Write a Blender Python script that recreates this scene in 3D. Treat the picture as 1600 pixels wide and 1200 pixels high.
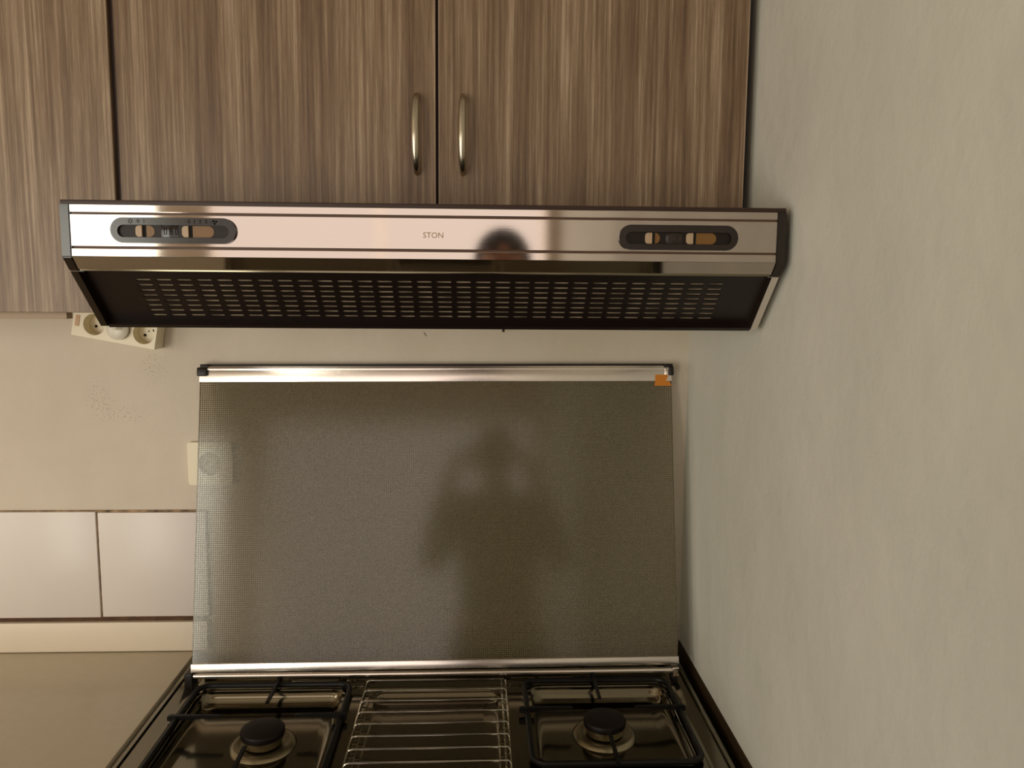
import bpy, bmesh, math, random
from mathutils import Vector, Matrix
random.seed(7)
S = bpy.context.scene
for o in list(bpy.data.objects): bpy.data.objects.remove(o, do_unlink=True)
ZO = 1.567                       # height of the measuring level (close to the lens) above the floor

# ------------------------------------------------------------------ camera
cam_d = bpy.data.cameras.new('camera'); cam = bpy.data.objects.new('camera', cam_d)
S.collection.objects.link(cam); S.camera = cam
cam_d.sensor_width = 36; cam_d.lens = 1250/1600*36; cam_d.clip_start = 0.003
yaw, pitch, roll = 0.0429, 0.118, 0.0078
fw = Vector((math.sin(yaw)*math.cos(pitch), math.cos(yaw)*math.cos(pitch), -math.sin(pitch)))
rt = Vector((math.cos(yaw), -math.sin(yaw), 0)); up = rt.cross(fw)
r2 = math.cos(roll)*rt + math.sin(roll)*up; u2 = -math.sin(roll)*rt + math.cos(roll)*up
cam.matrix_world = Matrix(((r2.x, u2.x, -fw.x, 0.0598), (r2.y, u2.y, -fw.y, -1.5031), (r2.z, u2.z, -fw.z, 0.0076+ZO), (0, 0, 0, 1)))

# ------------------------------------------------------------------ world, lights, exposure
W = bpy.data.worlds.new('dusk'); S.world = W; W.use_nodes = True
W.node_tree.nodes['Background'].inputs[0].default_value = (0.75, 0.82, 0.9, 1)
W.node_tree.nodes['Background'].inputs[1].default_value = 0.35
S.view_settings.view_transform = 'Standard'; S.view_settings.look = 'None'
S.view_settings.gamma = 1; S.view_settings.use_curve_mapping = False
S.view_settings.exposure = -0.08
YB = -3.45                       # wall behind the photographer
def area(name, loc, sx, sy, power, col, rot):
    l = bpy.data.lights.new(name, 'AREA'); l.shape = 'RECTANGLE'; l.size = sx; l.size_y = sy
    l.energy = power; l.color = col
    o = bpy.data.objects.new(name, l); o.location = loc; o.rotation_euler = rot
    S.collection.objects.link(o); return o
# daylight through the balcony door behind the photographer; both window lights are added fill
LP = math.radians(90)
area('added_window_fill', (-0.42, YB+0.02, ZO-0.22), 1.62, 1.66, 13.0, (1.0, 0.83, 0.72), (LP, 0, 0))  # added fill standing in for the bright room behind the camera
area('balcony_door_daylight', (-1.90, YB+0.02, ZO-0.50), 0.82, 1.96, 34.0, (1.0, 0.97, 0.83), (LP, 0, 0))
area('added_side_fill', (-2.73, -2.35, ZO-0.25), 1.5, 1.5, 25.0, (1.0, 0.90, 0.82), (LP, 0, -LP))  # added from the left to brighten the right wall

# ------------------------------------------------------------------ helpers
def new_mat(name):
    m = bpy.data.materials.new(name); m.use_nodes = True
    nt = m.node_tree; return m, nt, nt.nodes['Principled BSDF']
def N(nt, t, **kw):
    n = nt.nodes.new(t)
    for k, v in kw.items():
        if k in ('operation', 'blend_type', 'data_type', 'wave_type', 'bands_direction', 'noise_dimensions', 'feature', 'distribution'): setattr(n, k, v)
        else: n.inputs[k].default_value = v
    return n
def sr(*c):
    return tuple(((x/255)/12.92 if x/255 <= .04045 else ((x/255+.055)/1.055)**2.4) for x in c)+(1,)
def plain(name, col, rough=.5, metal=0, spec=.5, bump=0, bscale=200, var=0, vscale=8, aniso=0):
    m, nt, b = new_mat(name)
    b.inputs['Base Color'].default_value = col; b.inputs['Roughness'].default_value = rough
    b.inputs['Metallic'].default_value = metal; b.inputs['Specular IOR Level'].default_value = spec
    tc = N(nt, 'ShaderNodeTexCoord')
    if var:
        n = N(nt, 'ShaderNodeTexNoise', Scale=vscale, Detail=4); nt.links.new(tc.outputs['Object'], n.inputs['Vector'])
        r = N(nt, 'ShaderNodeValToRGB'); r.color_ramp.elements[0].position = .3; r.color_ramp.elements[1].position = .7
        r.color_ramp.elements[0].color = tuple(c*(1-var) for c in col[:3])+(1,)
        r.color_ramp.elements[1].color = tuple(min(1, c*(1+var)) for c in col[:3])+(1,)
        nt.links.new(n.outputs['Fac'], r.inputs[0]); nt.links.new(r.outputs[0], b.inputs['Base Color'])
    if bump:
        n = N(nt, 'ShaderNodeTexNoise', Scale=bscale, Detail=3); nt.links.new(tc.outputs['Object'], n.inputs['Vector'])
        bp = N(nt, 'ShaderNodeBump', Strength=bump, Distance=.001)
        nt.links.new(n.outputs['Fac'], bp.inputs['Height']); nt.links.new(bp.outputs[0], b.inputs['Normal'])
    return m

def wood_mat(name, seed):
    m, nt, b = new_mat(name); L = nt.links.new
    tc = N(nt, 'ShaderNodeTexCoord'); mp = N(nt, 'ShaderNodeMapping', Location=(seed*3.17, 0, seed*1.3), Scale=(1, 1, .02))
    L(tc.outputs['Object'], mp.inputs['Vector'])
    warp = N(nt, 'ShaderNodeTexNoise', Scale=9, Detail=2)
    L(mp.outputs[0], warp.inputs['Vector'])
    wm = N(nt, 'ShaderNodeMix', data_type='VECTOR'); wm.inputs[0].default_value = .012
    L(mp.outputs[0], wm.inputs[4]); L(warp.outputs['Color'], wm.inputs[5])
    broad = N(nt, 'ShaderNodeTexNoise', Scale=26, Detail=3, Roughness=.6); L(wm.outputs[1], broad.inputs['Vector'])
    fine = N(nt, 'ShaderNodeTexNoise', Scale=165, Detail=7, Roughness=.82); L(wm.outputs[1], fine.inputs['Vector'])
    mp2 = N(nt, 'ShaderNodeMapping', Scale=(1, 1, .25)); L(wm.outputs[1], mp2.inputs['Vector'])
    pore = N(nt, 'ShaderNodeTexNoise', Scale=420, Detail=2); L(mp2.outputs[0], pore.inputs['Vector'])
    a = N(nt, 'ShaderNodeMath', operation='MULTIPLY'); a.inputs[1].default_value = .30; L(broad.outputs[0], a.inputs[0])
    a2 = N(nt, 'ShaderNodeMath', operation='MULTIPLY_ADD'); a2.inputs[1].default_value = .60; L(fine.outputs[0], a2.inputs[0]); L(a.outputs[0], a2.inputs[2])
    a3 = N(nt, 'ShaderNodeMath', operation='MULTIPLY_ADD'); a3.inputs[1].default_value = .10; L(pore.outputs[0], a3.inputs[0]); L(a2.outputs[0], a3.inputs[2])
    r = N(nt, 'ShaderNodeValToRGB'); e = r.color_ramp.elements
    e[0].position = .38; e[0].color = sr(88, 67, 49); e[1].position = .61; e[1].color = sr(176, 155, 130)
    for p, c in ((.45, (112, 89, 67)), (.5, (128, 105, 81)), (.55, (148, 126, 101))):
        x = e.new(p); x.color = sr(*c)
    L(a3.outputs[0], r.inputs[0]); L(r.outputs[0], b.inputs['Base Color'])
    b.inputs['Roughness'].default_value = .38; b.inputs['Specular IOR Level'].default_value = .45
    bp = N(nt, 'ShaderNodeBump', Strength=.25, Distance=.0006); L(a3.outputs[0], bp.inputs['Height']); L(bp.outputs[0], b.inputs['Normal'])
    return m

def wall_mat(name, c1, c2, spots=None, scratch=None):
    m, nt, b = new_mat(name); L = nt.links.new
    tc = N(nt, 'ShaderNodeTexCoord')
    n = N(nt, 'ShaderNodeTexNoise', Scale=3.2, Detail=4, Roughness=.6); L(tc.outputs['Object'], n.inputs['Vector'])
    r = N(nt, 'ShaderNodeValToRGB'); e = r.color_ramp.elements
    e[0].position = .35; e[0].color = c1; e[1].position = .66; e[1].color = c2
    L(n.outputs[0], r.inputs[0]); out = r.outputs[0]
    if spots:
        # patches of mould flecks, each a place on the plaster (centre x, z, radius)
        sn = N(nt, 'ShaderNodeTexNoise', Scale=260, Detail=3, Roughness=.65); L(tc.outputs['Object'], sn.inputs['Vector'])
        sc = N(nt, 'ShaderNodeMapRange'); sc.inputs['From Min'].default_value = .56; sc.inputs['From Max'].default_value = .64
        L(sn.outputs[0], sc.inputs['Value'])
        tot = None
        for (x, z, rx, rz) in spots:
            mp = N(nt, 'ShaderNodeMapping', Location=(-x/rx, 0, -z/rz), Scale=(1/rx, 0, 1/rz)); L(tc.outputs['Object'], mp.inputs['Vector'])
            ln = N(nt, 'ShaderNodeVectorMath', operation='LENGTH'); L(mp.outputs[0], ln.inputs[0])
            mr = N(nt, 'ShaderNodeMapRange'); mr.inputs['From Min'].default_value = 1; mr.inputs['From Max'].default_value = .25
            L(ln.outputs['Value'], mr.inputs['Value'])
            if tot is None: tot = mr.outputs[0]
            else:
                ad = N(nt, 'ShaderNodeMath', operation='MAXIMUM'); L(tot, ad.inputs[0]); L(mr.outputs[0], ad.inputs[1]); tot = ad.outputs[0]
        mu = N(nt, 'ShaderNodeMath', operation='MULTIPLY'); L(tot, mu.inputs[0]); L(sc.outputs[0], mu.inputs[1])
        m3 = N(nt, 'ShaderNodeMath', operation='MULTIPLY'); m3.inputs[1].default_value = .5; L(mu.outputs[0], m3.inputs[0])
        mx = N(nt, 'ShaderNodeMix', data_type='RGBA'); L(m3.outputs[0], mx.inputs[0]); L(out, mx.inputs[6]); mx.inputs[7].default_value = sr(84, 70, 50)
        out = mx.outputs[2]
    L(out, b.inputs['Base Color'])
    b.inputs['Roughness'].default_value = .55; b.inputs['Specular IOR Level'].default_value = .35
    n2 = N(nt, 'ShaderNodeTexNoise', Scale=7, Detail=5, Roughness=.55); L(tc.outputs['Object'], n2.inputs['Vector'])
    bp = N(nt, 'ShaderNodeBump', Strength=.5, Distance=.012); L(n2.outputs[0], bp.inputs['Height']); L(bp.outputs[0], b.inputs['Normal'])
    return m

def steel_mat(name, col, rough=.16, brush=(2, 300, 300), bumps=.06, var=.04):
    m, nt, b = new_mat(name); L = nt.links.new
    b.inputs['Metallic'].default_value = 1
    tc = N(nt, 'ShaderNodeTexCoord'); mp = N(nt, 'ShaderNodeMapping', Scale=brush); L(tc.outputs['Object'], mp.inputs['Vector'])
    n = N(nt, 'ShaderNodeTexNoise', Scale=6, Detail=4, Roughness=.7); L(mp.outputs[0], n.inputs['Vector'])
    r = N(nt, 'ShaderNodeMapRange'); r.inputs['To Min'].default_value = rough*.8; r.inputs['To Max'].default_value = rough*1.3
    L(n.outputs[0], r.inputs['Value']); L(r.outputs[0], b.inputs['Roughness'])
    cr = N(nt, 'ShaderNodeValToRGB'); cr.color_ramp.elements[0].color = tuple(c*(1-var) for c in col[:3])+(1,); cr.color_ramp.elements[1].color = tuple(min(1, c*(1+var)) for c in col[:3])+(1,)
    L(n.outputs[0], cr.inputs[0]); L(cr.outputs[0], b.inputs['Base Color'])
    bp = N(nt, 'ShaderNodeBump', Strength=bumps, Distance=.0003); L(n.outputs[0], bp.inputs['Height']); L(bp.outputs[0], b.inputs['Normal'])
    return m

M = dict(
 wood1=wood_mat('wood_laminate_left', 1.0), wood2=wood_mat('wood_laminate_middle', 2.3), wood3=wood_mat('wood_laminate_right', 4.1),
 wall_back=wall_mat('plaster_cream', sr(210, 198, 178), sr(218, 207, 189), spots=[(-.642, -.20+ZO, .035, .05), (-.60, -.228+ZO, .06, .022), (-.54, -.14+ZO, .03, .04)]),
 wall_right=wall_mat('plaster_grey_green', sr(214, 214, 202), sr(222, 221, 209)),
 wall_room=wall_mat('plaster_room', sr(214, 196, 172), sr(222, 205, 184)),
 ceiling=plain('ceiling_paint', sr(215, 205, 190), .8),
 floor=plain('floor_tiles', sr(72, 66, 60), .4, var=.15),
 dark=plain('dark_carcass_edge', sr(48, 26, 14), .5),
 carcass=plain('carcass_board', sr(182, 160, 134), .6),
 edge=plain('pale_edge_band', sr(190, 165, 140), .4),
 brownplastic=plain('dark_brown_plastic', sr(28, 15, 7), .17, spec=.55, bump=.02),
 grille=plain('black_brown_plastic', sr(24, 12, 9), .4),
 filt=plain('dusty_filter_mat', sr(136, 122, 100), .95, var=.55, vscale=38, bump=.5),
 amber=plain('amber_plastic', sr(124, 86, 32), .35),
 knob=plain('tan_plastic', sr(185, 160, 130), .4),
 panelplastic=plain('recess_plastic', sr(26, 16, 8), .4, spec=.3),
 brownstrip=plain('dark_brown_strip', sr(52, 38, 18), .7, spec=.2),
 brown=plain('brown_groove', sr(96, 68, 50), .5),
 ink=plain('black_ink', sr(20, 16, 14), .9, spec=.1),
 gold=plain('gold_print', sr(150, 112, 60), .6),
 hoodsteel=steel_mat('brushed_steel_hood', sr(182, 172, 163), .05, bumps=.015),
 aluminium=steel_mat('satin_aluminium', sr(238, 230, 222), .2, bumps=.008),
 cooksteel=steel_mat('cooktop_stainless', sr(122, 115, 97), .12, brush=(400, 12, 12), bumps=.01, var=.02),
 nickel=steel_mat('satin_nickel', sr(190, 181, 162), .22, brush=(40, 40, 40), bumps=0),
 chrome=steel_mat('chrome_wire', sr(205, 200, 185), .15, brush=(40, 40, 40), bumps=0),
 enamel=plain('black_enamel', sr(10, 8, 7), .45, spec=.3),
 capm=plain('burner_cap_enamel', sr(20, 12, 9), .5, spec=.3, bump=.2),
 burner=steel_mat('burner_aluminium', sr(160, 150, 125), .3, brush=(60, 60, 60), bumps=.01),
 tile=plain('glazed_white_tile', sr(228, 220, 212), .3, spec=.5, var=.02, vscale=5, bump=.03, bscale=12),
 grout=plain('dirty_grout', sr(150, 126, 96), .9, var=.75, vscale=70),
 adhesive=plain('brown_adhesive', sr(92, 66, 46), .9, var=.25, vscale=60),
 strip=plain('cream_upstand', sr(246, 234, 212), .35),
 counter=plain('taupe_laminate', sr(206, 194, 170), .24, spec=.5, var=.02, vscale=60),
 cream=plain('cream_plastic', sr(242, 231, 200), .35),
 creamdark=plain('yellowed_plastic', sr(170, 150, 95), .5),
 hole=plain('black_hole', sr(12, 8, 6), .8),
 neon=plain('orange_switch', sr(200, 155, 105), .35),
 white=plain('white_plastic', sr(236, 230, 212), .3),
 black=plain('black_plastic', sr(20, 13, 9), .4),
 orange=plain('orange_tape', sr(214, 130, 30), .5),
 skin=plain('skin', sr(190, 140, 115), .5), shirt=plain('grey_shirt', sr(78, 80, 84), .85), trousers=plain('dark_trousers', sr(44, 44, 50), .85),
 hair=plain('dark_hair', sr(28, 22, 20), .6), screen=plain('phone_screen', sr(25, 25, 28), .1),
 curtain=plain('window_frame_paint', sr(225, 220, 210), .4),
)
def glass_lid_mat():
    m, nt, b = new_mat('dot_printed_glass'); L = nt.links.new; nt.nodes.remove(b)
    out = nt.nodes['Material Output']
    tc = N(nt, 'ShaderNodeTexCoord'); sp = N(nt, 'ShaderNodeSeparateXYZ'); L(tc.outputs['Object'], sp.inputs[0])
    P = .0038; masks = []
    for ax in (0, 2):
        d = N(nt, 'ShaderNodeMath', operation='DIVIDE'); d.inputs[1].default_value = P; L(sp.outputs[ax], d.inputs[0])
        f = N(nt, 'ShaderNodeMath', operation='FRACT'); L(d.outputs[0], f.inputs[0])
        s = N(nt, 'ShaderNodeMath', operation='SUBTRACT'); s.inputs[1].default_value = .5; L(f.outputs[0], s.inputs[0])
        a = N(nt, 'ShaderNodeMath', operation='ABSOLUTE'); L(s.outputs[0], a.inputs[0])
        g = N(nt, 'ShaderNodeMath', operation='LESS_THAN'); g.inputs[1].default_value = .30; L(a.outputs[0], g.inputs[0]); masks.append(g.outputs[0])
    hole = N(nt, 'ShaderNodeMath', operation='MULTIPLY'); L(masks[0], hole.inputs[0]); L(masks[1], hole.inputs[1])
    bk = N(nt, 'ShaderNodeMath', operation='GREATER_THAN'); bk.inputs[1].default_value = 0; L(sp.outputs[1], bk.inputs[0])
    h2 = N(nt, 'ShaderNodeMath', operation='MAXIMUM'); L(hole.outputs[0], h2.inputs[0]); L(bk.outputs[0], h2.inputs[1]); hole = h2
    tr = N(nt, 'ShaderNodeBsdfTransparent', Color=(.88, .88, .84, 1))
    df = N(nt, 'ShaderNodeBsdfDiffuse', Color=sr(98, 88, 64))
    m1 = N(nt, 'ShaderNodeMixShader'); L(hole.outputs[0], m1.inputs[0]); L(df.outputs[0], m1.inputs[1]); L(tr.outputs[0], m1.inputs[2])
    gl = N(nt, 'ShaderNodeBsdfGlossy', Roughness=.12); gl.inputs['Color'].default_value = (1, 1, 1, 1)
    fr = N(nt, 'ShaderNodeFresnel', IOR=1.5)
    m2 = N(nt, 'ShaderNodeMixShader'); L(fr.outputs[0], m2.inputs[0]); L(m1.outputs[0], m2.inputs[1]); L(gl.outputs[0], m2.inputs[2])
    L(m2.outputs[0], out.inputs['Surface']); return m
M['lidglass'] = glass_lid_mat()
def glass_mat():
    m, nt, b = new_mat('window_glass'); b.inputs['Transmission Weight'].default_value = 1; b.inputs['Roughness'].default_value = 0
    b.inputs['IOR'].default_value = 1.02; return m
M['glass'] = glass_mat()

def link(name, me, mat, parent=None, kind=None, label=None, smooth=False):
    me.materials.append(mat if not isinstance(mat, str) else M[mat])
    o = bpy.data.objects.new(name, me); S.collection.objects.link(o)
    if parent is not None: o.parent = parent
    if kind: o['kind'] = kind
    if label: o['label'] = label
    if smooth:
        for p in me.polygons: p.use_smooth = True
        try: me.set_sharp_from_angle(angle=math.radians(38))
        except Exception: pass
    return o
def fin(bm, name, mat, parent=None, smooth=True, off=None, **kw):
    """close a bmesh; vertices given in world coordinates are moved into the parent's frame"""
    bmesh.ops.recalc_face_normals(bm, faces=bm.faces)
    if off is None and parent is not None and not parent.get('_loc'): off = parent.location
    if off is not None: bmesh.ops.translate(bm, verts=bm.verts, vec=-Vector(off))
    me = bpy.data.meshes.new(name); bm.to_mesh(me); bm.free()
    return link(name, me, mat, parent, smooth=smooth, **kw)
LOCAL = (0, 0, 0)
def box(bm, x0, x1, y0, y1, z0, z1, bev=0, seg=2):
    vs = [bm.verts.new((x, y, z)) for x in (x0, x1) for y in (y0, y1) for z in (z0, z1)]
    fs = [bm.faces.new([vs[i] for i in q]) for q in ((0, 1, 3, 2), (4, 6, 7, 5), (0, 4, 5, 1), (2, 3, 7, 6), (0, 2, 6, 4), (1, 5, 7, 3))]
    if bev:
        es = list({e for f in fs for e in f.edges})
        bmesh.ops.bevel(bm, geom=es, offset=bev, segments=seg, profile=.6, affect='EDGES')
    return vs
def B(): return bmesh.new()
def extrude_profile(bm, pts, x0, x1):
    """pts: (y, z) outline, extruded along x"""
    a = [bm.verts.new((x0, y, z)) for y, z in pts]; b = [bm.verts.new((x1, y, z)) for y, z in pts]
    n = len(pts); bm.faces.new(a); bm.faces.new(b[::-1])
    for i in range(n): bm.faces.new((a[i], b[i], b[(i+1) % n], a[(i+1) % n]))
def tube(bm, pts, r, n=8, closed=False):
    pts = [Vector(p) for p in pts]; rings = []; m = len(pts)
    rr = r if isinstance(r, (list, tuple)) else [r]*m
    prev = None
    for i, p in enumerate(pts):
        if closed: t = pts[(i+1) % m]-pts[i-1]
        else: t = pts[min(i+1, m-1)]-pts[max(i-1, 0)]
        t.normalize()
        if prev is None: a = t.orthogonal().normalized()
        else: a = (prev - t*prev.dot(t)).normalized()
        prev = a; b = t.cross(a)
        rings.append([bm.verts.new(p+(a*math.cos(k*2*math.pi/n)+b*math.sin(k*2*math.pi/n))*rr[i]) for k in range(n)])
    for i in range(m if closed else m-1):
        A, C = rings[i], rings[(i+1) % m]
        for k in range(n): bm.faces.new((A[k], A[(k+1) % n], C[(k+1) % n], C[k]))
    if not closed: bm.faces.new(rings[0][::-1]); bm.faces.new(rings[-1])
def lathe(bm, prof, c, axis='z', n=32, a0=0):
    """prof: (radius, height) pairs; both ends capped when radius > 0"""
    rings = []
    for r, h in prof:
        ring = []
        for k in range(n):
            a = a0+k*2*math.pi/n; x, y = r*math.cos(a), r*math.sin(a)
            v = (c[0]+x, c[1]+y, c[2]+h) if axis == 'z' else (c[0]+x, c[1]-h, c[2]+y)
            ring.append(bm.verts.new(v))
        rings.append(ring)
    for A, C in zip(rings, rings[1:]):
        for k in range(n): bm.faces.new((A[k], A[(k+1) % n], C[(k+1) % n], C[k]))
    bm.faces.new(rings[0][::-1]); bm.faces.new(rings[-1])
def rrect(x0, x1, y0, y1, r, n=6):
    pts = []
    for cx, cy, a in ((x1-r, y1-r, 0), (x0+r, y1-r, 90), (x0+r, y0+r, 180), (x1-r, y0+r, 270)):
        for k in range(n+1):
            t = math.radians(a+90*k/n); pts.append((cx+r*math.cos(t), cy+r*math.sin(t)))
    return pts
def loft(bm, rings, cap0=False, cap1=True):
    R = [[bm.verts.new(p) for p in ring] for ring in rings]
    n = len(R[0])
    for A, C in zip(R, R[1:]):
        for k in range(n): bm.faces.new((A[k], A[(k+1) % n], C[(k+1) % n], C[k]))
    if cap0: bm.faces.new(R[0][::-1])
    if cap1: bm.faces.new(R[-1])
def plate(bm, x0, x1, z0, z1, r, y0, y1, n=6, bev=0):
    """rounded-rectangle slab standing in x-z, front at y0 (towards the room), back at y1"""
    rings = [[(x, y1, z) for x, z in rrect(x0, x1, z0, z1, r, n)]]
    if bev:
        rings.append([(x, y0+bev, z) for x, z in rrect(x0, x1, z0, z1, r, n)])
        rings.append([(x, y0, z) for x, z in rrect(x0+bev, x1-bev, z0+bev, z1-bev, max(r-bev, 1e-4), n)])
    else: rings.append([(x, y0, z) for x, z in rrect(x0, x1, z0, z1, r, n)])
    loft(bm, rings, True, True)
def ring_plate(bm, o, i, ro, ri, y0, y1, n=8):
    """frame in x-z with a rounded opening; o, i = (x0,x1,z0,z1)"""
    O = rrect(*o, ro, n); I = rrect(*i, ri, n)
    R = [[(x, y, z) for x, z in pts] for pts, y in ((O, y1), (O, y0), (I, y0), (I, y1))]
    V = [[bm.verts.new(p) for p in r] for r in R]; m = len(O)
    for a in range(4):
        A, C = V[a], V[(a+1) % 4]
        for k in range(m): bm.faces.new((A[k], A[(k+1) % m], C[(k+1) % m], C[k]))
def thing(name, label, cat, loc, group=None, rot=None):
    o = bpy.data.objects.new(name, None); o.empty_display_size = .05; S.collection.objects.link(o)
    o.location = loc; o['label'] = label; o['category'] = cat
    if group: o['group'] = group
    if rot: o.rotation_euler = rot
    return o
def tag(o, label, cat, group=None):
    o['label'] = label; o['category'] = cat
    if group: o['group'] = group
    return o
def text(name, s, size, loc, mat, parent, off, depth=.0001):
    c = bpy.data.curves.new(name, 'FONT'); c.body = s; c.size = size; c.extrude = depth; c.resolution_u = 3
    c.space_character = 1.0
    t = bpy.data.objects.new(name+'_src', c); S.collection.objects.link(t)
    dg = bpy.context.evaluated_depsgraph_get(); me = bpy.data.meshes.new_from_object(t.evaluated_get(dg))
    bpy.data.objects.remove(t, do_unlink=True)
    me.transform(Matrix.Translation(Vector(loc)-Vector(off)) @ Matrix.Rotation(math.radians(90), 4, 'X'))
    return link(name, me, mat, parent)

# ------------------------------------------------------------------ the room
XR, XL, CEIL = .46, -2.75, 2.62
b = B(); box(b, XL, XR+.12, 0, .12, 0, CEIL); wall_back = fin(b, 'wall_back', 'wall_back', kind='structure')
b = B(); box(b, XR, XR+.12, YB-.12, 0, 0, CEIL); fin(b, 'wall_right', 'wall_right', kind='structure')
b = B()
for y0, y1, z0, z1 in ((YB-.12, -3.13, 0, CEIL), (-1.57, .12, 0, CEIL), (-3.13, -1.57, 0, .54), (-3.13, -1.57, 2.10, CEIL)): box(b, XL-.12, XL, y0, y1, z0, z1)
fin(b, 'wall_left', 'wall_room', kind='structure')
b = B()
for y0, y1, z0, z1 in ((-3.13, -3.085, .54, 2.1), (-1.615, -1.57, .54, 2.1), (-3.13, -1.57, .54, .585), (-3.13, -1.57, 2.055, 2.1), (-2.37, -2.33, .58, 2.06)): box(b, XL-.09, XL-.03, y0, y1, z0, z1, .004)
w2 = fin(b, 'added_window_2', 'curtain', kind='structure')  # unseen side window, added to carry the fill light from the left
b = B(); box(b, XL-.062, XL-.058, -3.09, -1.61, .58, 2.06); fin(b, 'pane', 'glass', w2)
b = B()
for x0, x1, z0, z1 in ((XL, -2.33, 0, CEIL), (-2.33, -1.47, 2.1, CEIL), (-1.47, -1.25, 0, CEIL), (-1.25, .41, 0, .50), (-1.25, .41, 2.2, CEIL), (.41, XR, 0, CEIL)):
    box(b, x0, x1, YB-.12, YB, z0, z1)
fin(b, 'wall_front', 'wall_room', kind='structure')
b = B(); box(b, XL-.12, XR+.12, YB-.12, .12, -.1, 0); fin(b, 'floor', 'floor', kind='structure')
b = B(); box(b, XL-.12, XR+.12, YB-.12, .12, CEIL, CEIL+.1); fin(b, 'ceiling', 'ceiling', kind='structure')
def window(name, x0, x1, z0, z1, mull):
    b = B(); f = .045
    for q in ((x0, x0+f, z0, z1), (x1-f, x1, z0, z1), (x0, x1, z0, z0+f), (x0, x1, z1-f, z1)): box(b, q[0], q[1], YB-.09, YB-.03, q[2], q[3], .004)
    for m_ in mull: box(b, m_-f/2, m_+f/2, YB-.09, YB-.03, z0+f, z1-f, .004)
    w = fin(b, name, 'curtain', kind='structure')
    b = B(); box(b, x0+f, x1-f, YB-.062, YB-.058, z0+f, z1-f); fin(b, 'pane', 'glass', w)
window('added_window_1', -1.25, .41, .50, 2.2, (-.42,))  # unseen wide window, added as a setting for the fill light
window('door_1', -2.33, -1.47, 0, 2.1, ())

# ---- tiles of the back wall: one row, glazed white, grimy joints
ZT0, ZT1 = -.620+ZO, -.414+ZO
b = B(); box(b, -1.262, -.4525, -.0035, .001, ZT0-.002, ZT1+.0015); fin(b, 'tile_bed', 'grout', wall_back)
tx = [(-1.255, -1.058), (-1.054, -.857), (-.853, -.6575), (-.6535, -.4545)]
for i, (a, c) in enumerate(tx):
    b = B(); box(b, a, c, -.009, -.002, ZT0+(.001 if i % 2 else 0), ZT1-(.0015 if i % 2 else 0), .0012, 2)
    t = fin(b, 'tile', 'tile', wall_back)
b = B(); box(b, -1.262, -.46, -.004, .001, -.629+ZO, -.6215+ZO); fin(b, 'trim_1', 'adhesive', kind='structure')

b = B(); box(b, XR-.0025, XR+.001, -.62, -.004, -.72+ZO, -.680+ZO, .001, 1); fin(b, 'wall_strip', 'brownstrip', kind='structure', label='dark brown strip along the wall beside the cooker')  # thin dark strip low on the right wall, near cooktop level
# ------------------------------------------------------------------ countertop left of the cooker
ct = thing('countertop', 'taupe laminate countertop with cream upstand left of the cooker', 'countertop', (-1.2, -.3, ZO-.692))
b = B(); box(b, -2.6, -.4800, -.62, -.001, -.728+ZO, -.688+ZO, .003); fin(b, 'worktop', 'counter', ct)
b = B(); box(b, -2.6, -.4575, -.013, -.001, -.687+ZO, -.6293+ZO, .0015); fin(b, 'upstand', 'strip', ct, label='cream strip along the wall')
bc = thing('base_cabinet', 'brown wood-grain base cabinet under the taupe countertop', 'cabinet', (-1.2, -.3, 0))
b = B(); box(b, -2.6, -.495, -.58, -.002, .1, -.7285+ZO); box(b, -2.56, -.52, -.53, -.01, 0, .1); fin(b, 'body', 'carcass', bc)
for i in range(4):
    x0 = -2.6+i*.526
    b = B(); box(b, x0+.003, x0+.523, -.6, -.5805, .11, -.74+ZO, .001); d = fin(b, 'door', 'wood1', bc)

# ------------------------------------------------------------------ wall cupboards
def door(x0, x1, z0, z1, mat, parent, yf=-.332, th=.018):
    b = B(); box(b, x0, x1, yf, yf+th, z0, z1, .0008, 1)
    d = fin(b, 'door', mat, parent, smooth=False)
    return d
def edge(x, z0, z1, parent, side, p):
    b = B(); box(b, x-.0007 if side > 0 else x-.0002, x+.0002 if side > 0 else x+.0007, -.3325, -.314, z0, z1, .0001, 1)
    fin(b, 'edge_band', 'edge', p, off=(0, 0, 0) if False else parent.location)
CT = .84+ZO
lc = thing('wall_cupboard', 'grey-brown wood-grain wall cupboard at far left, reaching below the hood top', 'cupboard', (-.75, -.16, -.03+ZO))
b = B(); box(b, -1.052, -.4455, -.311, -.001, -.028+ZO, CT); fin(b, 'body', 'carcass', lc)
b = B(); box(b, -1.052, -.5390, -.308, -.290, -.0405+ZO, -.0282+ZO, .001); fin(b, 'bottom_rail', 'carcass', lc)
b = B(); box(b, -.4504, -.4452, -.3235, -.308, -.02+ZO, CT-.002); fin(b, 'side_edge', 'dark', lc)
door(-1.052, -.7525, -.0305+ZO, CT, 'wood3', lc)
d1 = door(-.7495, -.4505, -.0305+ZO, CT, 'wood1', lc)
def handle(p, x, z0, z1, par):
    b = B(); pts, rr = [], []
    n = 18
    for i in range(n+1):
        t = i/n; s = math.sin(math.pi*t)
        pts.append((x-.0010*s, -.332-.004-.019*s**.4, z0+(z1-z0)*t)); rr.append(.0044+.0016*s)
    pts = [(x, -.331, z0-.0005)]+pts+[(x, -.331, z1+.0005)]; rr = [.0046]+rr+[.0046]
    tube(b, pts, rr, 12)
    return fin(b, 'handle', 'nickel', p, off=par.location)
rc = thing('wall_cupboard', 'two-door wood-grain wall cupboard with bow handles directly above the hood', 'cupboard', (0, -.16, .114+ZO))
b = B(); box(b, -.4435, .448, -.311, -.001, .117+ZO, CT); fin(b, 'body', 'dark', rc)
dl = door(-.4422, -.0015, .1165+ZO, CT, 'wood2', rc)
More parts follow.
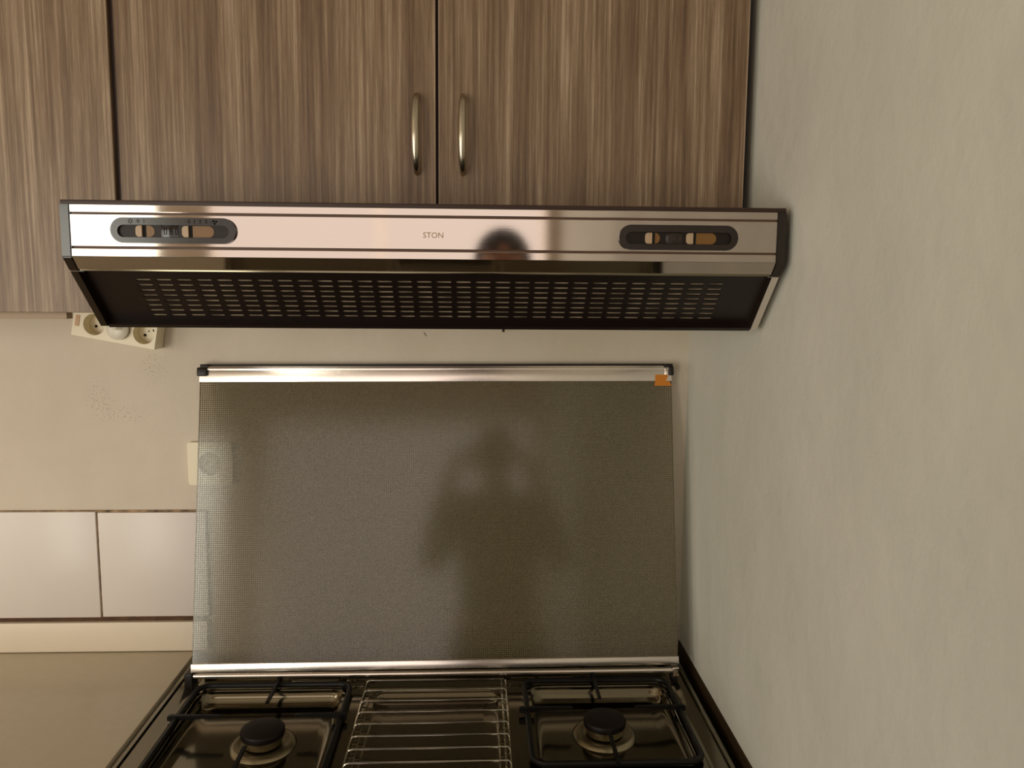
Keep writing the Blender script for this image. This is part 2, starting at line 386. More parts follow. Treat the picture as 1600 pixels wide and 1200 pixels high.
dr = door(.0035, .4430, .1165+ZO, CT, 'wood3', rc)
edge(-.0015, .117+ZO, CT, rc, 1, dl); edge(.0035, .117+ZO, CT, rc, -1, dr); edge(.4430, .117+ZO, CT, rc, 1, dr)
handle(dl, -.0275, .172+ZO, .276+ZO, rc); handle(dr, .0375, .172+ZO, .276+ZO, rc)

# ------------------------------------------------------------------ cooker hood
hood = thing('cooker_hood', 'stainless steel cooker hood with dark brown ends and black slotted underside', 'cooker hood', (0, -.25, -.046+ZO))
z = lambda v: v+ZO
# outline (y, z) of the hood's body: back, top, front lip, then chamfer and slanting underside
b = B(); extrude_profile(b, [(-.002, z(.1095)), (-.484, z(.1095)), (-.484, z(.046)), (-.4567, z(.0455)), (-.379, z(-.028)), (-.379, z(-.044)), (-.002, z(-.044))], -.436, .436)
fin(b, 'body', 'grille', hood, smooth=False)
b = B(); box(b, -.4495, .4495, -.4875, -.44, z(.1065), z(.1120), .0012); fin(b, 'top_lip', 'dark', hood)
# three steel bands with dark grooves between them
b = B(); box(b, -.438, .438, -.4862, -.483, z(.045), z(.1065)); fin(b, 'groove_backing', 'brown', hood)
for z0, z1, a in ((.0972, .1064, .0), (.0558, .0946, .0), (.0435, .0532, .0)):
    b = B(); box(b, -.4378, .4378, -.4890, -.4858, z(z0), z(z1), .0006, 2); fin(b, 'front_band', 'hoodsteel', hood, smooth=False)
b = B(); extrude_profile(b, [(-.4885, z(.0434)), (-.4745, z(.0285)), (-.473, z(.030)), (-.485, z(.0434))], -.4378, .4378); fin(b, 'lower_lip', 'hoodsteel', hood, smooth=False)
b = B(); box(b, -.436, .436, -.4752, -.4705, z(.0262), z(.0292), .0006); fin(b, 'lip_edge', 'cooksteel', hood)
for sx in (-1, 1):
    a, c = sorted((sx*.4379, sx*.4500))
    b = B(); extrude_profile(b, [(-.4895, z(.1064)), (-.4895, z(.0425)), (-.4735, z(.0262)), (-.45, z(.0262)), (-.45, z(.1064))], a, c)
    bmesh.ops.bevel(b, geom=b.edges[:], offset=.0012, segments=2, affect='EDGES'); fin(b, 'end_cap', 'brownplastic', hood, smooth=False)
    b = B(); extrude_profile(b, [(-.4715, z(.0255)), (-.3975, z(-.0460)), (-.002, z(-.0460)), (-.002, z(.106)), (-.448, z(.106)), (-.448, z(.0255))], *sorted((sx*.4405, sx*.4495)))
    fin(b, 'side_panel', 'brownplastic' if sx < 0 else 'aluminium', hood, smooth=False, label='brown side panel' if sx < 0 else 'grey side panel')
# grille: slanting plane, slots in 30 columns and 8 rows
g0 = Vector((0, -.473+.0083, z(.0275+.0087))); gd = Vector((0, .728, -.689)); gn = Vector((0, -.689, -.728))
def gbox(bm, x0, x1, s0, s1, t0, t1):
    P = [g0+gd*s+gn*t for s, t in ((s0, t0), (s1, t0), (s1, t1), (s0, t1))]
    a = [bm.verts.new((x0, p.y, p.z)) for p in P]; c = [bm.verts.new((x1, p.y, p.z)) for p in P]
    bm.faces.new(a); bm.faces.new(c[::-1])
    for i in range(4): bm.faces.new((a[i], c[i], c[(i+1) % 4], a[(i+1) % 4]))
X0, PX, SW = -.381, .02575, .0190
S0, PS, SH = .0262, .00965, .0042
b = B(); T0, T1 = 0, .0015
gbox(b, -.4404, X0, .004, .107, T0, T1); gbox(b, X0+29*PX+SW, .4404, .004, .107, T0, T1)
gbox(b, X0, X0+29*PX+SW, .004, S0, T0, T1); gbox(b, X0, X0+29*PX+SW, S0+7*PS+SH, .107, T0, T1)
for i in range(29): gbox(b, X0+i*PX+SW, X0+(i+1)*PX, S0, S0+7*PS+SH, T0, T1)
for i in range(30):
    for j in range(7): gbox(b, X0+i*PX, X0+i*PX+SW, S0+j*PS+SH, S0+(j+1)*PS, T0, T1)
fin(b, 'grille', 'grille', hood, smooth=False)
b = B(); gbox(b, X0-.006, X0+29*PX+SW+.006, S0-.004, S0+7*PS+SH+.004, -.0025, -.0004); fin(b, 'filter_mat', 'filt', hood, smooth=False, label='dusty pale filter mat behind the slots')
b = B(); gbox(b, -.4404, .4404, .104, .110, -.002, .0115); fin(b, 'rear_lip', 'grille', hood, smooth=False)
b = B(); box(b, -.436, .436, -.372, -.004, z(-.0455), z(-.0442)); fin(b, 'bounce_sheet', 'aluminium', hood)  # hidden bright sheet, added to bounce light onto the wall below
b = B(); box(b, .104, .109, -.032, -.02, z(-.071), z(-.0445), .001); fin(b, 'catch', 'dark', hood, label='small brown catch below the rear edge')

# slide switches: stadium bezel, two windows with a knob each, print
def control(xa, xb, zc, left):
    h = .0155; yf = -.4935
    b = B(); ring_plate(b, (xa, xb, zc-h, zc+h), (xa+.0085, xb-.0085, zc-.0085, zc+.0065), h-.0001, .0073, yf, -.4885, 10)
    bz = fin(b, 'control_bezel', 'brownplastic', hood)
    b = B(); plate(b, xa+.004, xb-.004, zc-.011, zc+.0085, .009, -.4896, -.4888, 8); fin(b, 'recess_plate', 'panelplastic', bz, off=hood.location)
    b = B(); box(b, xa+(xb-xa)*.395, xa+(xb-xa)*.535, -.4899, -.4893, zc-.0083, zc+.0063, .0003); fin(b, 'label_panel', 'brownplastic', bz, off=hood.location)
    L_ = xb-xa; f = (0.22, 0.345) if not left else (.195, .345); g = (.565, .82)
    for k, (u0, u1) in enumerate((f, g)):
        a, c = xa+L_*u0, xa+L_*u1
        b = B(); plate(b, a, c, zc-.0080, zc+.0060, .0068, -.4903, -.4895, 8); fin(b, 'slot_window', 'amber', bz, off=hood.location)
        b = B(); plate(b, a, a+.0085, zc-.0079, zc+.0059, .0042, -.4912, -.4902, 6); box(b, a+.0060, a+.0085, -.4935, -.4905, zc-.0077, zc+.0057, .0004)
        fin(b, 'slide_knob', 'knob', bz, off=hood.location)
        b = B(); box(b, a+.0087, a+.0125, -.4908, -.4901, zc-.0080, zc+.0060); fin(b, 'slot_gap', 'hole', bz, off=hood.location)
    cx = xa+L_*.475
    b = B()
    for k in (-1, 0, 1):
        x = cx+k*.0068
        if left:
            for q in ((-.0018, -.0010, -.0036, .0036), (.0010, .0018, -.0036, .0036), (-.0018, .0018, .0028, .0036), (-.0018, .0018, -.0036, -.0028)): box(b, x+q[0], x+q[1], -.4902, -.4896, zc-.001+q[2], zc-.001+q[3])
            if k == 0: box(b, x-.0018, x+.0018, -.4902, -.4896, zc-.0014, zc-.0006)
        else: box(b, x-.0014, x+.0014, -.4901, -.4894, zc-.0035, zc+.0015, .0005)
    fin(b, 'indicator_mark', 'ink' if left else 'dark', bz, off=hood.location)
    if left:
        for s, u in (('0', .215), ('1', .262), ('0', .618), ('1', .663), ('2', .708), ('3', .755)):
            text('scale_mark', s, .0062, (xa+L_*u, -.49365, zc+.0090), 'ink', bz, hood.location)
        b = B(); cxm, czm = xa+L_*.165, zc+.011
        for k in range(8):       # lamp symbol
            t = k*math.pi/4; p = Vector((cxm+math.cos(t)*.0022, -.4937, czm+math.sin(t)*.0022)); q = Vector((cxm+math.cos(t)*.0034, -.4937, czm+math.sin(t)*.0034)); tube(b, [p, q], .0003, 4)
        tube(b, [(cxm+math.cos(k*math.pi/6)*.0016, -.4937, czm+math.sin(k*math.pi/6)*.0016) for k in range(12)], .0003, 4, True)
        fin(b, 'lamp_symbol', 'ink', bz, off=hood.location)
        b = B(); cxm = xa+L_*.835
        for k in range(3):       # fan symbol: three blades
            t = k*2*math.pi/3+.4; c = Vector((cxm+math.cos(t)*.0019, -.4937, czm-.0004+math.sin(t)*.0019))
            lathe(b, [(.0013, 0), (.0013, .0002)], (c.x, c.y, c.z), 'y', 10)
        box(b, cxm-.0055, cxm-.0035, -.4938, -.4935, czm-.001, czm-.0004); fin(b, 'fan_symbol', 'ink', bz, off=hood.location)
control(-.3885, -.2375, z(.0755), True)
control(.2360, .3870, z(.0735), False)
text('maker_print', 'STON', .0098, (-.0092, -.48905, z(.0702)), 'gold', hood, hood.location)

# ------------------------------------------------------------------ cooker
ck = thing('cooker', 'wide stainless steel gas cooker with raised glass lid between counter and right wall', 'cooker', (-.016, -.34, 0))
KX0, KX1, KY0, KY1, KZ = -.4755, .4430, -.66, -.056, z(-.692)
b = B(); box(b, KX0+.006, KX1-.006, KY0+.01, KY1-.002, .08, KZ-.062, .002)
for sx in (KX0+.04, KX1-.08):
    for sy in (KY0+.06, KY1-.09): box(b, sx, sx+.04, sy, sy+.04, 0, .08)
fin(b, 'body', 'cooksteel', ck)
b = B(); box(b, KX0+.01, KX1-.01, KY0-.012, KY0+.0095, .15, KZ-.15, .004); od = fin(b, 'oven_door', 'black', ck)
b = B(); tube(b, [(KX0+.08, KY0-.012, KZ-.2), (KX0+.08, KY0-.05, KZ-.2), (KX1-.08, KY0-.05, KZ-.2), (KX1-.08, KY0-.012, KZ-.2)], .008, 10); fin(b, 'handle', 'aluminium', od, off=ck.location)
# cooktop deck with stepped rim
RX, RY0, RY1 = .0345, KY0+.03, KY1-.05
pans = dict(left=(-.4300, -.1660, -.405, -.142), mid=(-.130, .108, -.58, -.150), right=(.1440, .3990, -.392, -.142))
b = B()
DZ = KZ-.009                    # deck level
xs = [KX0+RX, -.4200, -.1760, -.118, .096, .154, .389, KX1-RX]
def deck(x0, x1, y0, y1): box(b, x0, x1, y0, y1, DZ-.002, DZ)
deck(KX0+RX, KX1-RX, -.1515, KY1-.006)
for x0, x1 in ((xs[0], xs[1]), (xs[2], xs[3]), (xs[4], xs[5]), (xs[6], xs[7])): deck(x0, x1, -.645, -.1515)
deck(xs[1], xs[2], -.645, -.396); deck(xs[5], xs[6], -.645, -.383); deck(xs[3], xs[4], -.645, -.571)
fin(b, 'deck', 'cooksteel', ck, smooth=False)
b = B()                          # left, right, front, back rim: rounded bead, sloping inner face, small step
def rim_profile(t): return [(0, -.055), (0, -.003), (.0015, -.0006), (.0045, 0), (.0075, -.0006), (.0095, -.0050), (.028, -.0090), (.0290, -.0072), (.0345, -.0078), (.0352, -.0108), (.0352, -.0120), (.006, -.0135), (.006, -.055)]
O = [(KX0, KX1, KY0, KY1)]
rings = []
for (d, h) in rim_profile(0):
    rings.append([(x, y, KZ+h) for x, y in ((KX0+d, KY0+d), (KX1-d, KY0+d), (KX1-d, KY1-d*.25), (KX0+d, KY1-d*.25))])
V = [[b.verts.new(p) for p in r] for r in rings]
for A, C in zip(V, V[1:]+V[:1]):
    for k in range(4): b.faces.new((A[k], A[(k+1) % 4], C[(k+1) % 4], C[k]))
fin(b, 'rim', 'cooksteel', ck)
def pan(x0, x1, y0, y1, r, depth):
    b = B(); Zs = DZ
    prof = [(-.006, .0002, 1.3), (0, .0016, 1), (.003, .0014, 1), (.0055, -.0010, .9), (.0085, -depth*.45, .9), (.0115, -depth*.75, .8), (.017, -depth*.95, .7), (.026, -depth-.0004, .5), (.036, -depth-.0010, .5)]
    rings = [[(x, y, Zs+h) for x, y in rrect(x0+d, x1-d, y0+d, y1-d, max(.004, (r-d*.6)), 8)] for d, h, _ in prof]
    loft(b, rings, False, True); return fin(b, 'pan', 'cooksteel', ck)
pan(*pans['left'], .030, .021)
pan(*pans['right'], .030, .021)
pan(*pans['mid'], .024, .013)
def burner(cx, cy):
    zb = DZ-.0215
    b = B(); lathe(b, [(.053, 0), (.050, .004), (.045, .0062), (.040, .0052), (.036, .003), (.034, .003)], (cx, cy, zb), n=40); bn = fin(b, 'burner_base', 'burner', ck)
    b = B(); lathe(b, [(.030, .002), (.030, .010), (.0335, .012), (.0335, .0145), (.031, .0150)], (cx, cy, zb+.004), n=40)
    for k in range(28):
        t = k*2*math.pi/28; p = Vector((cx+math.cos(t)*.0325, cy+math.sin(t)*.0325, zb+.0175)); tube(b, [p, p+Vector((0, 0, .004))], .0014, 5)
    fin(b, 'burner_crown', 'burner', bn, off=ck.location)
    b = B(); lathe(b, [(.0322, .0146), (.0345, .0155), (.0350, .0225), (.0335, .0252), (.028, .0266), (.012, .0272)], (cx, cy, zb+.004), n=40); fin(b, 'burner_cap', 'capm', bn, off=ck.location)
burner(-.2830, -.281); burner(.2700, -.266)

def grid(name, x0, x1, y0, y1, cx, cy, label, fl):
    g = thing(name, label, 'pan support', ((x0+x1)/2, (y0+y1)/2, DZ), 'black pan supports on the cooker')
    zt = DZ+.0075
    b = B(); O = rrect(x0, x1, y0, y1, .022, 6)
    tube(b, [(x, y, zt) for x, y in O], .0048, 8, True)
    for x, y in ((x0+.012, y0+.012), (x1-.012, y0+.012), (x0+.012, y1-.012), (x1-.012, y1-.012)): tube(b, [(x, y, zt), (x, y, DZ+.0012)], .0036, 8)
    fin(b, 'frame', 'enamel', g)
    def finger(px, py, dx, dy, L_, out):
        b = B(); d = Vector((dx, dy, 0)); n = Vector((-dy, dx, 0))*.0028
        p = Vector((px, py, 0))
        pro = [(-out, .003), (-out, .0095), (-out+.004, .0115), (L_*.4, .0112), (L_-.004, .0105), (L_, .0095), (L_, .0075), (L_*.5, .0055), (.006, .003), (-out*.4, .001)]
        A = [b.verts.new(p+d*s+n+Vector((0, 0, zt-.004+h))) for s, h in pro]; C = [b.verts.new(p+d*s-n+Vector((0, 0, zt-.004+h))) for s, h in pro]
        b.faces.new(A); b.faces.new(C[::-1]); m = len(pro)
        for i in range(m): b.faces.new((A[i], C[i], C[(i+1) % m], A[(i+1) % m]))
        fin(b, 'finger', 'enamel', g, smooth=False)
    finger(cx, y1, 0, -1, fl, .022); finger(x0, cy, 1, 0, fl, .014); finger(x1, cy, -1, 0, fl, .010); finger(cx, y0, 0, 1, fl, .006)
grid('pan_support', -.4300, -.1640, -.412, -.138, -.294, -.250, 'black pan support over the left burner', .074)
grid('pan_support', .1440, .4010, -.392, -.136, .2700, -.240, 'black pan support over the right burner beside the wall', .076)

rk = thing('wire_rack', 'chrome wire rack lying over the long centre tray of the cooker', 'rack', (-.012, -.3, DZ))
for i in range(12):
    y = -.127-.0363*i; zt = z(-.6935); xa, xb = -.1385, .1115
    b = B(); pts = [(xa, y, DZ+.0018), (xa, y, zt-.006)]+[(xa+.007*(1-math.cos(t)), y, zt-.007+.007*math.sin(t)) for t in (math.pi/6, math.pi/3, math.pi/2)]+[(xb-.004, y, zt), (xb, y, zt-.004), (xb, y, DZ+.0018)]
    tube(b, pts, .0016, 8); fin(b, 'wire', 'chrome', rk)
for x in (-.1385, .1115, .104):
    b = B(); tube(b, [(x, -.122, DZ+.0022), (x, -.53, DZ+.0022)], .0018, 8); fin(b, 'side_rod', 'chrome', rk)

# louvres pressed into the back of the deck
for x0, x1 in ((-.275, -.19), (-.176, -.125), (.120, .165), (.172, .235)):
    for y in (-.098, -.113): b = B(); box(b, x0, x1, y-.004, y+.004, DZ-.001, DZ+.0035, .0016, 2); fin(b, 'vent_louvre', 'cooksteel', ck)
for x0, x1 in ((-.162, -.141), (.114, .139)): b = B(); box(b, x0, x1, -.139, -.124, DZ, DZ+.0030, .001, 2); fin(b, 'pressed_step', 'cooksteel', ck)

# lid: tilted frame of its own inside the cooker (all parts are children of the cooker)
TH = math.atan2(.110, .530)
RXm = Matrix.Rotation(-.005, 4, 'Y') @ Matrix.Rotation(-TH, 4, 'X'); LO = Vector((-.0105, -.130, z(-.669)))
def lid_fin(bm, name, mat, par=None, **kw):
    o = fin(bm, name, mat, par or ck, off=LOCAL, **kw)
    if par is None: o.matrix_local = Matrix.Translation(LO-ck.location) @ RXm
    return o
LH = .5465; HW = .4355
b = B(); box(b, -HW, HW, -.002, .002, .004, LH-.004, .0006, 1); lid = lid_fin(b, 'glass_lid', 'lidglass', label='glass lid printed with a fine grey grid')
b = B(); box(b, -HW, HW, -.0045, .004, LH-.0305, LH-.0015, .001, 2); box(b, -HW, HW, -.0068, -.004, LH-.009, LH-.0045, .001, 2)
lid_fin(b, 'top_rail', 'aluminium', lid)
b = B(); box(b, -HW-.002, HW+.001, .003, .0075, LH-.0015, LH+.003, .0008, 1); lid_fin(b, 'top_edge', 'black', lid)
b = B(); box(b, -HW-.001, HW+.001, -.005, .005, -.001, .0135, .001, 2); lid_fin(b, 'bottom_rail', 'aluminium', lid)
b = B(); box(b, -HW-.004, -HW+.0150, -.0095, .008, LH-.020, LH-.004, .003, 3); box(b, -HW+.001, -HW+.0155, -.006, .008, LH-.006, LH+.002, .001, 2); lid_fin(b, 'corner_clip', 'black', lid)
b = B(); box(b, HW-.0060, HW+.0035, -.0095, .008, LH-.020, LH-.003, .003, 3); box(b, HW-.014, HW+.002, -.007, .008, LH-.006, LH+.002, .001, 2); lid_fin(b, 'corner_clip', 'black', lid)
b = B(); box(b, HW-.0120, HW-.0070, -.0082, -.004, LH-.019, LH-.005, .0008, 2); lid_fin(b, 'clip_foot', 'aluminium', lid)
tp = B(); vs = [(HW-.031, LH-.0185), (HW-.0105, LH-.0185), (HW-.0065, LH-.021), (HW-.012, LH-.0295), (HW-.005, LH-.0310), (HW-.0005, LH-.0395), (HW-.0335, LH-.0395), (HW-.0315, LH-.030)]
A = [tp.verts.new((x, -.0051 if k in (0, 1, 2, 3, 7) else -.0049, zz)) for k, (x, zz) in enumerate(vs)]; C = [tp.verts.new((x, -.0046, zz)) for x, zz in vs]
tp.faces.new(A); tp.faces.new(C[::-1])
for i in range(8): tp.faces.new((A[i], C[i], C[(i+1) % 8], A[(i+1) % 8]))
lid_fin(tp, 'tape', 'orange', lid, label='scrap of orange tape', smooth=False)
# hinge bar under the lid
b = B(); tube(b, [(-.4420, -.132, z(-.6785)), (.4130, -.132, z(-.6785))], .0052, 14); fin(b, 'hinge_bar', 'aluminium', ck)
b = B(); box(b, -.4395, .4120, -.089, -.083, DZ, z(-.686), .001); fin(b, 'hinge_back', 'cooksteel', ck)
b = B(); box(b, .4135, .4255, -.140, -.120, z(-.6880), z(-.6705), .002, 3); fin(b, 'hinge_end', 'aluminium', ck)
b = B(); box(b, -.4570, -.4425, -.140, -.110, DZ, z(-.6715), .002, 3); fin(b, 'hinge_end', 'black', ck, label='black hinge end')
b = B(); box(b, .4140, .4240, -.138, -.112, DZ, z(-.689), .002, 3); fin(b, 'hinge_foot', 'black', ck)

# ------------------------------------------------------------------ power strip under the left cupboard
ang = math.radians(10.3)
ps = thing('power_strip', 'cream three-way power strip hanging askew behind the hood corner', 'power strip', (-.592, 0, z(-.066)), rot=(0, ang, 0))
ps['_loc'] = 1
PY = -.040; PX0, PX1, PZ0, PZ1 = -.072, .0755, -.0265, .0245
soc = [(-.0345, 0), (.0095, 0), (.0535, 0)]
b = B()
# face with three round wells: ring-shaped cells around each well, then the outer shell
cells = [-.072, -.056, -.0125, .0315, .0755]
def well_cell(bm, x0, x1, z0, z1, cx, cz, r, yf):
    n = 48; out = []; inn = []
    angs = [k*2*math.pi/n for k in range(n)]
    for qx, qz in ((x0, z0), (x0, z1), (x1, z0), (x1, z1)):
        q = math.atan2(qz-cz, qx-cx) % (2*math.pi); i_ = min(range(n), key=lambda k: abs((angs[k]-q+math.pi) % (2*math.pi)-math.pi)); angs[i_] = q
    for t in angs:
        dx, dz = math.cos(t), math.sin(t)
        s = min(((x1-cx)/dx if dx > 1e-9 else (x0-cx)/dx if dx < -1e-9 else 9), ((z1-cz)/dz if dz > 1e-9 else (z0-cz)/dz if dz < -1e-9 else 9))
        out.append(bm.verts.new((cx+dx*s, yf, cz+dz*s))); inn.append(bm.verts.new((cx+dx*r, yf, cz+dz*r)))
    inb = [bm.verts.new((v.co.x, yf+.027, v.co.z)) for v in inn]
    for k in range(n):
        j = (k+1) % n
        bm.faces.new((out[k], out[j], inn[j], inn[k])); bm.faces.new((inn[k], inn[j], inb[j], inb[k]))
    bm.faces.new(inb)
for i, (cx, cz) in enumerate(soc): well_cell(b, cells[i+1], cells[i+2], PZ0, PZ1, cx, -.001, .0192, PY)
v4 = [b.verts.new(p) for p in ((cells[0], PY, PZ0), (cells[1], PY, PZ0), (cells[1], PY, PZ1), (cells[0], PY, PZ1))]; b.faces.new(v4)
fr = [b.verts.new((x, PY, zz)) for x, zz in ((PX0, PZ0), (PX1, PZ0), (PX1, PZ1), (PX0, PZ1))]; bk = [b.verts.new((x*1.0, -.002, zz)) for x, zz in ((PX0, PZ0), (PX1, PZ0), (PX1, PZ1), (PX0, PZ1))]
for i in range(4): b.faces.new((fr[i], fr[(i+1) % 4], bk[(i+1) % 4], bk[i]))
b.faces.new(bk)
fin(b, 'housing', 'cream', ps, smooth=False, off=LOCAL)
for i, (cx, cz) in enumerate(soc):
    b = B(); lathe(b, [(.0188, -.0262), (.0188, -.0258)], (cx, PY+.0005, -.001), 'y', 32); sk = fin(b, 'socket_face', 'cream', ps, off=LOCAL)
    if i != 1:
        for a in (0, 180):
            t = math.radians(a+38); b = B(); lathe(b, [(.0026, 0), (.0026, .0006)], (cx+math.cos(t)*.0095, PY+.0257, -.001+math.sin(t)*.0095), 'y', 12); fin(b, 'pin_hole', 'hole', sk, off=LOCAL)
        t = math.radians(128); b = B(); lathe(b, [(.0013, 0), (.0013, .0004)], (cx+math.cos(t)*.003, PY+.0257, -.001+math.sin(t)*.003), 'y', 8); fin(b, 'pin_hole', 'hole', sk, off=LOCAL)
b = B(); plate(b, -.0675, -.0605, -.009, .0105, .001, PY-.0012, PY+.002); fin(b, 'neon_switch', 'neon', ps, off=LOCAL)
pg = thing('plug', 'round white plug pushed into the middle socket of the power strip', 'plug', (-.592, 0, z(-.066)), rot=(0, ang, 0)); pg['_loc'] = 1
b = B(); cx, cz = .0095, -.001
lathe(b, [(.0178, -.012), (.0180, .002), (.0192, .0035), (.0192, .0085), (.0165, .0115), (.010, .0135)], (cx, PY, cz), 'y', 36); fin(b, 'plug_body', 'white', pg, off=LOCAL)
b = B(); tube(b, [(cx-.013, PY-.011, cz+.008), (cx-.006, PY-.0165, cz+.006), (cx+.002, PY-.0175, cz+.004), (cx+.010, PY-.012, cz+.003)], [.003, .0045, .005, .003], 10); fin(b, 'grip', 'white', pg, off=LOCAL)
b = B(); lathe(b, [(.0024, 0), (.0024, .0004)], (cx-.0085, PY-.0128, cz+.001), 'y', 12); fin(b, 'screw_hole', 'hole', pg, off=LOCAL)
for o in (ps, pg): del o['_loc']

# ------------------------------------------------------------------ wall socket half behind the glass lid
ws = thing('wall_socket', 'cream wall socket half hidden behind the left edge of the glass lid', 'wall socket', (-.441, 0, z(-.322)))
b = B(); ring_plate(b, (-.482, -.400, z(-.362), z(-.281)), (-.4625, -.4195, z(-.3435), z(-.3005)), .006, .0214, -.011, -.001, 10); fin(b, 'cover_frame', 'cream', ws)
b = B(); lathe(b, [(.0213, .001), (.0213, .0018)], (-.441, 0, z(-.322)), 'y', 32); fin(b, 'socket_face', 'creamdark', ws)
for dx in (-.0095, .0095): b = B(); lathe(b, [(.0024, .0018), (.0024, .0022)], (-.441+dx, 0, z(-.322)), 'y', 12); fin(b, 'pin_hole', 'hole', ws)
# old scratch in the plaster under the hood
b = B(); tube(b, [(-.042, -.0004, z(-.0735)), (-.039, -.0006, z(-.0775)), (-.0365, -.0004, z(-.0815))], [.0003, .0007, .0003], 6); fin(b, 'scratch', 'adhesive', wall_back)

# ------------------------------------------------------------------ the photographer, seen only as a reflection in hood and lid
pr = thing('person', 'person in grey shirt and dark trousers holding a phone, reflected in the hood front', 'person', (.13, -1.80, 0))
def skin_mesh(name, verts, edges, radii, mat, parent, sub=2, root=0):
    me = bpy.data.meshes.new(name); me.from_pydata([Vector(v)-parent.location if parent.location else v for v in verts], edges, [])
    o = bpy.data.objects.new(name+'_src', me); S.collection.objects.link(o)
    m = o.modifiers.new('s', 'SKIN'); m.use_smooth_shade = True
    for i, r in enumerate(radii):
        sv = me.skin_vertices[0].data[i]; sv.radius = (r, r) if not isinstance(r, tuple) else r
        sv.use_root = (i == root)
    m2 = o.modifiers.new('d', 'SUBSURF'); m2.levels = m2.render_levels = sub
    bpy.context.view_layer.update()
    dg = bpy.context.evaluated_depsgraph_get(); ev = bpy.data.meshes.new_from_object(o.evaluated_get(dg)); bpy.data.objects.remove(o, do_unlink=True)
    for p in ev.polygons: p.use_smooth = True
    ev.materials.clear(); return link(name, ev, mat, parent)
PXc, PYc = .13, -1.80
V = []; E_ = []; R_ = []
def jt(p, r, par=None):
    V.append(p); R_.append(r)
    if par is not None: E_.append((par, len(V)-1))
    return len(V)-1
pel = jt((PXc, PYc, .95), (.15, .10)); wa = jt((PXc, PYc, 1.12), (.135, .095), pel); ch = jt((PXc, PYc, 1.33), (.16, .105), wa)
nb = jt((PXc, PYc, 1.46), .065, ch); nk = jt((PXc, PYc+.02, 1.53), .052, nb)
hd0 = jt((PXc, PYc+.03, 1.575), (.070, .080), nk); hd1 = jt((PXc, PYc+.025, 1.66), (.076, .095), hd0); hd2 = jt((PXc, PYc+.015, 1.715), (.055, .07), hd1)
arms = {}
for s, hx in ((-1, .010), (1, .205)):
    sh = jt((PXc+s*.17, PYc, 1.42), .058, ch); el = jt((PXc+s*.25, PYc+.08, 1.18), .042, sh); wr = jt((hx+s*.055, -1.545, 1.50), .027, el); pm = jt((hx+s*.03, -1.530, 1.545), (.034, .018), wr)
    arms[s] = (el, wr, pm)
    for k, (dz, L_) in enumerate(((.030, .050), (.012, .056), (-.006, .054), (-.024, .044))):
        f0 = jt((hx+s*.018, -1.520, 1.560+dz*.9), .0085, pm); f1 = jt((hx+s*.004, -1.513+.004, 1.565+dz), .0078, f0)
    t0 = jt((hx+s*.022, -1.545, 1.555), .010, pm); jt((hx+s*.000, -1.536, 1.575), .0085, t0)
legs = {}
for s in (-1, 1):
    hp = jt((PXc+s*.095, PYc, .86), .085, pel); kn = jt((PXc+s*.105, PYc+.02, .48), .058, hp); an = jt((PXc+s*.11, PYc-.01, .09), .040, kn); ft = jt((PXc+s*.12, PYc+.13, .045), (.042, .032), an)
body = skin_mesh('body', V, E_, R_, M['skin'], pr, 1)
b = B(); 
bmesh.ops.create_uvsphere(b, u_segments=24, v_segments=16, radius=1)
for v in b.verts:
    v.co = Vector((PXc+v.co.x*.083, PYc-.005+v.co.y*.102+(-.012 if v.co.z < 0 else 0), 1.655+v.co.z*.095))
bmesh.ops.delete(b, geom=[v for v in b.verts if v.co.z < 1.665 and v.co.y > PYc+.03], context='VERTS')
fin(b, 'hair', 'hair', pr)
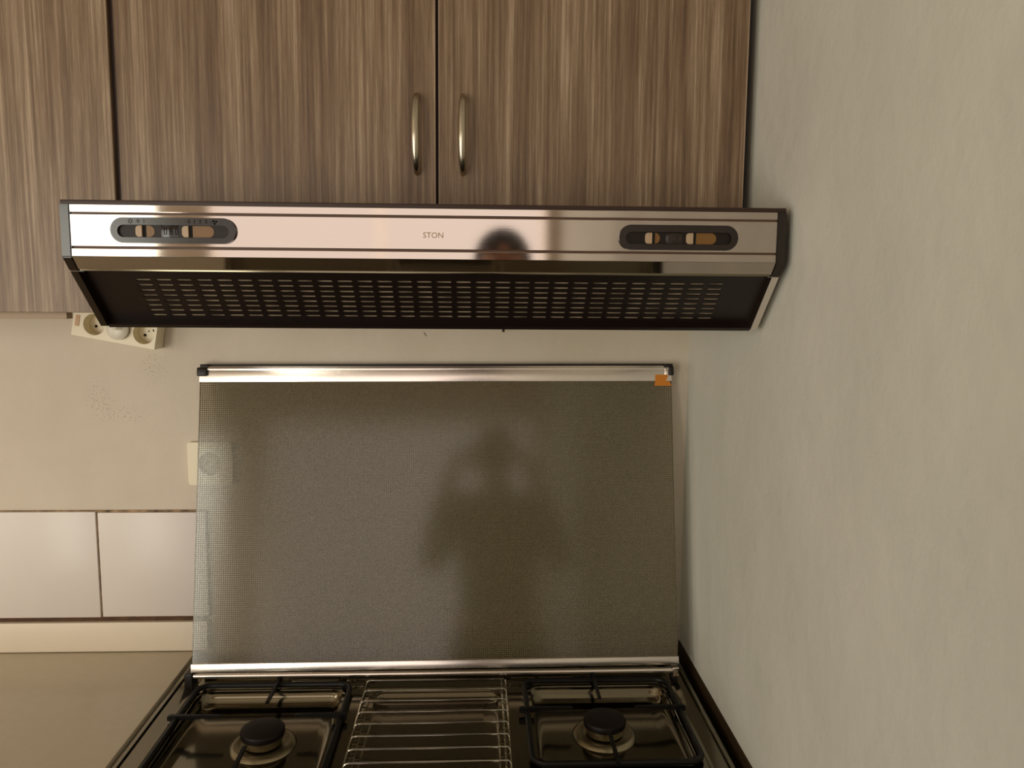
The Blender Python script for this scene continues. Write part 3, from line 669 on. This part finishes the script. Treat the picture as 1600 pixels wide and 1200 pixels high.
for s in (-1, 1):
    b = B(); lathe(b, [(.004, -.004), (.012, -.003), (.013, .003), (.005, .004)], (0, 0, 0), 'z', 12)
    for v in b.verts: v.co = Vector((PXc+s*(.080+v.co.z), PYc+.02+v.co.x*.7, 1.625+v.co.y*1.6))
    fin(b, 'ear', 'skin', pr)
    b = B(); bmesh.ops.create_uvsphere(b, u_segments=12, v_segments=8, radius=.011)
    bmesh.ops.translate(b, verts=b.verts, vec=(PXc+s*.030, PYc+.108, 1.640)); fin(b, 'eye', 'white', pr)
b = B(); tube(b, [(PXc, PYc+.110, 1.645), (PXc, PYc+.125, 1.615), (PXc, PYc+.112, 1.600)], [.006, .013, .009], 8); fin(b, 'nose', 'skin', pr)
b = B(); tube(b, [(PXc-.024, PYc+.098, 1.578), (PXc, PYc+.108, 1.576), (PXc+.024, PYc+.098, 1.578)], [.003, .006, .003], 8); fin(b, 'mouth', plain('lips', sr(150, 85, 78), .5), pr)
sv = [(PXc, PYc, .93), (PXc, PYc, 1.12), (PXc, PYc, 1.33), (PXc, PYc, 1.45)]; se = [(0, 1), (1, 2), (2, 3)]; srd = [(.165, .118), (.150, .112), (.176, .122), .082]
for s, hx in ((-1, .010), (1, .205)):
    i = len(sv); el = Vector((PXc+s*.25, PYc+.08, 1.18)); wr = Vector((hx+s*.055, -1.545, 1.50))
    sv += [(PXc+s*.17, PYc, 1.42), tuple(el), tuple(el.lerp(wr, .82))]; se += [(2, i), (i, i+1), (i+1, i+2)]; srd += [.072, .055, .040]
skin_mesh('shirt', sv, se, srd, M['shirt'], pr, 2)
tv = [(PXc, PYc, .96), ]; te = []; tr_ = [(.158, .108)]
for s in (-1, 1):
    i = len(tv); tv += [(PXc+s*.095, PYc, .86), (PXc+s*.105, PYc+.02, .48), (PXc+s*.11, PYc-.01, .12)]; te += [(0, i), (i, i+1), (i+1, i+2)]; tr_ += [.098, .074, .062]
skin_mesh('trousers', tv, te, tr_, M['trousers'], pr, 2)
for s in (-1, 1):
    b = B(); box(b, PXc+s*.118-.048, PXc+s*.118+.048, PYc-.07, PYc+.20, 0, .075, .03, 3); fin(b, 'shoe', 'black', pr)
ph = thing('phone', 'dark phone held up sideways by the person taking the picture', 'phone', (.105, -1.512, z(.0)))
b = B(); plate(b, .018, .185, z(-.045), z(.032), .010, -1.5135, -1.5055, 6, .0015); fin(b, 'phone_body', 'black', ph)
b = B(); plate(b, .023, .180, z(-.041), z(.028), .007, -1.5142, -1.5134, 6); fin(b, 'screen', 'screen', ph)
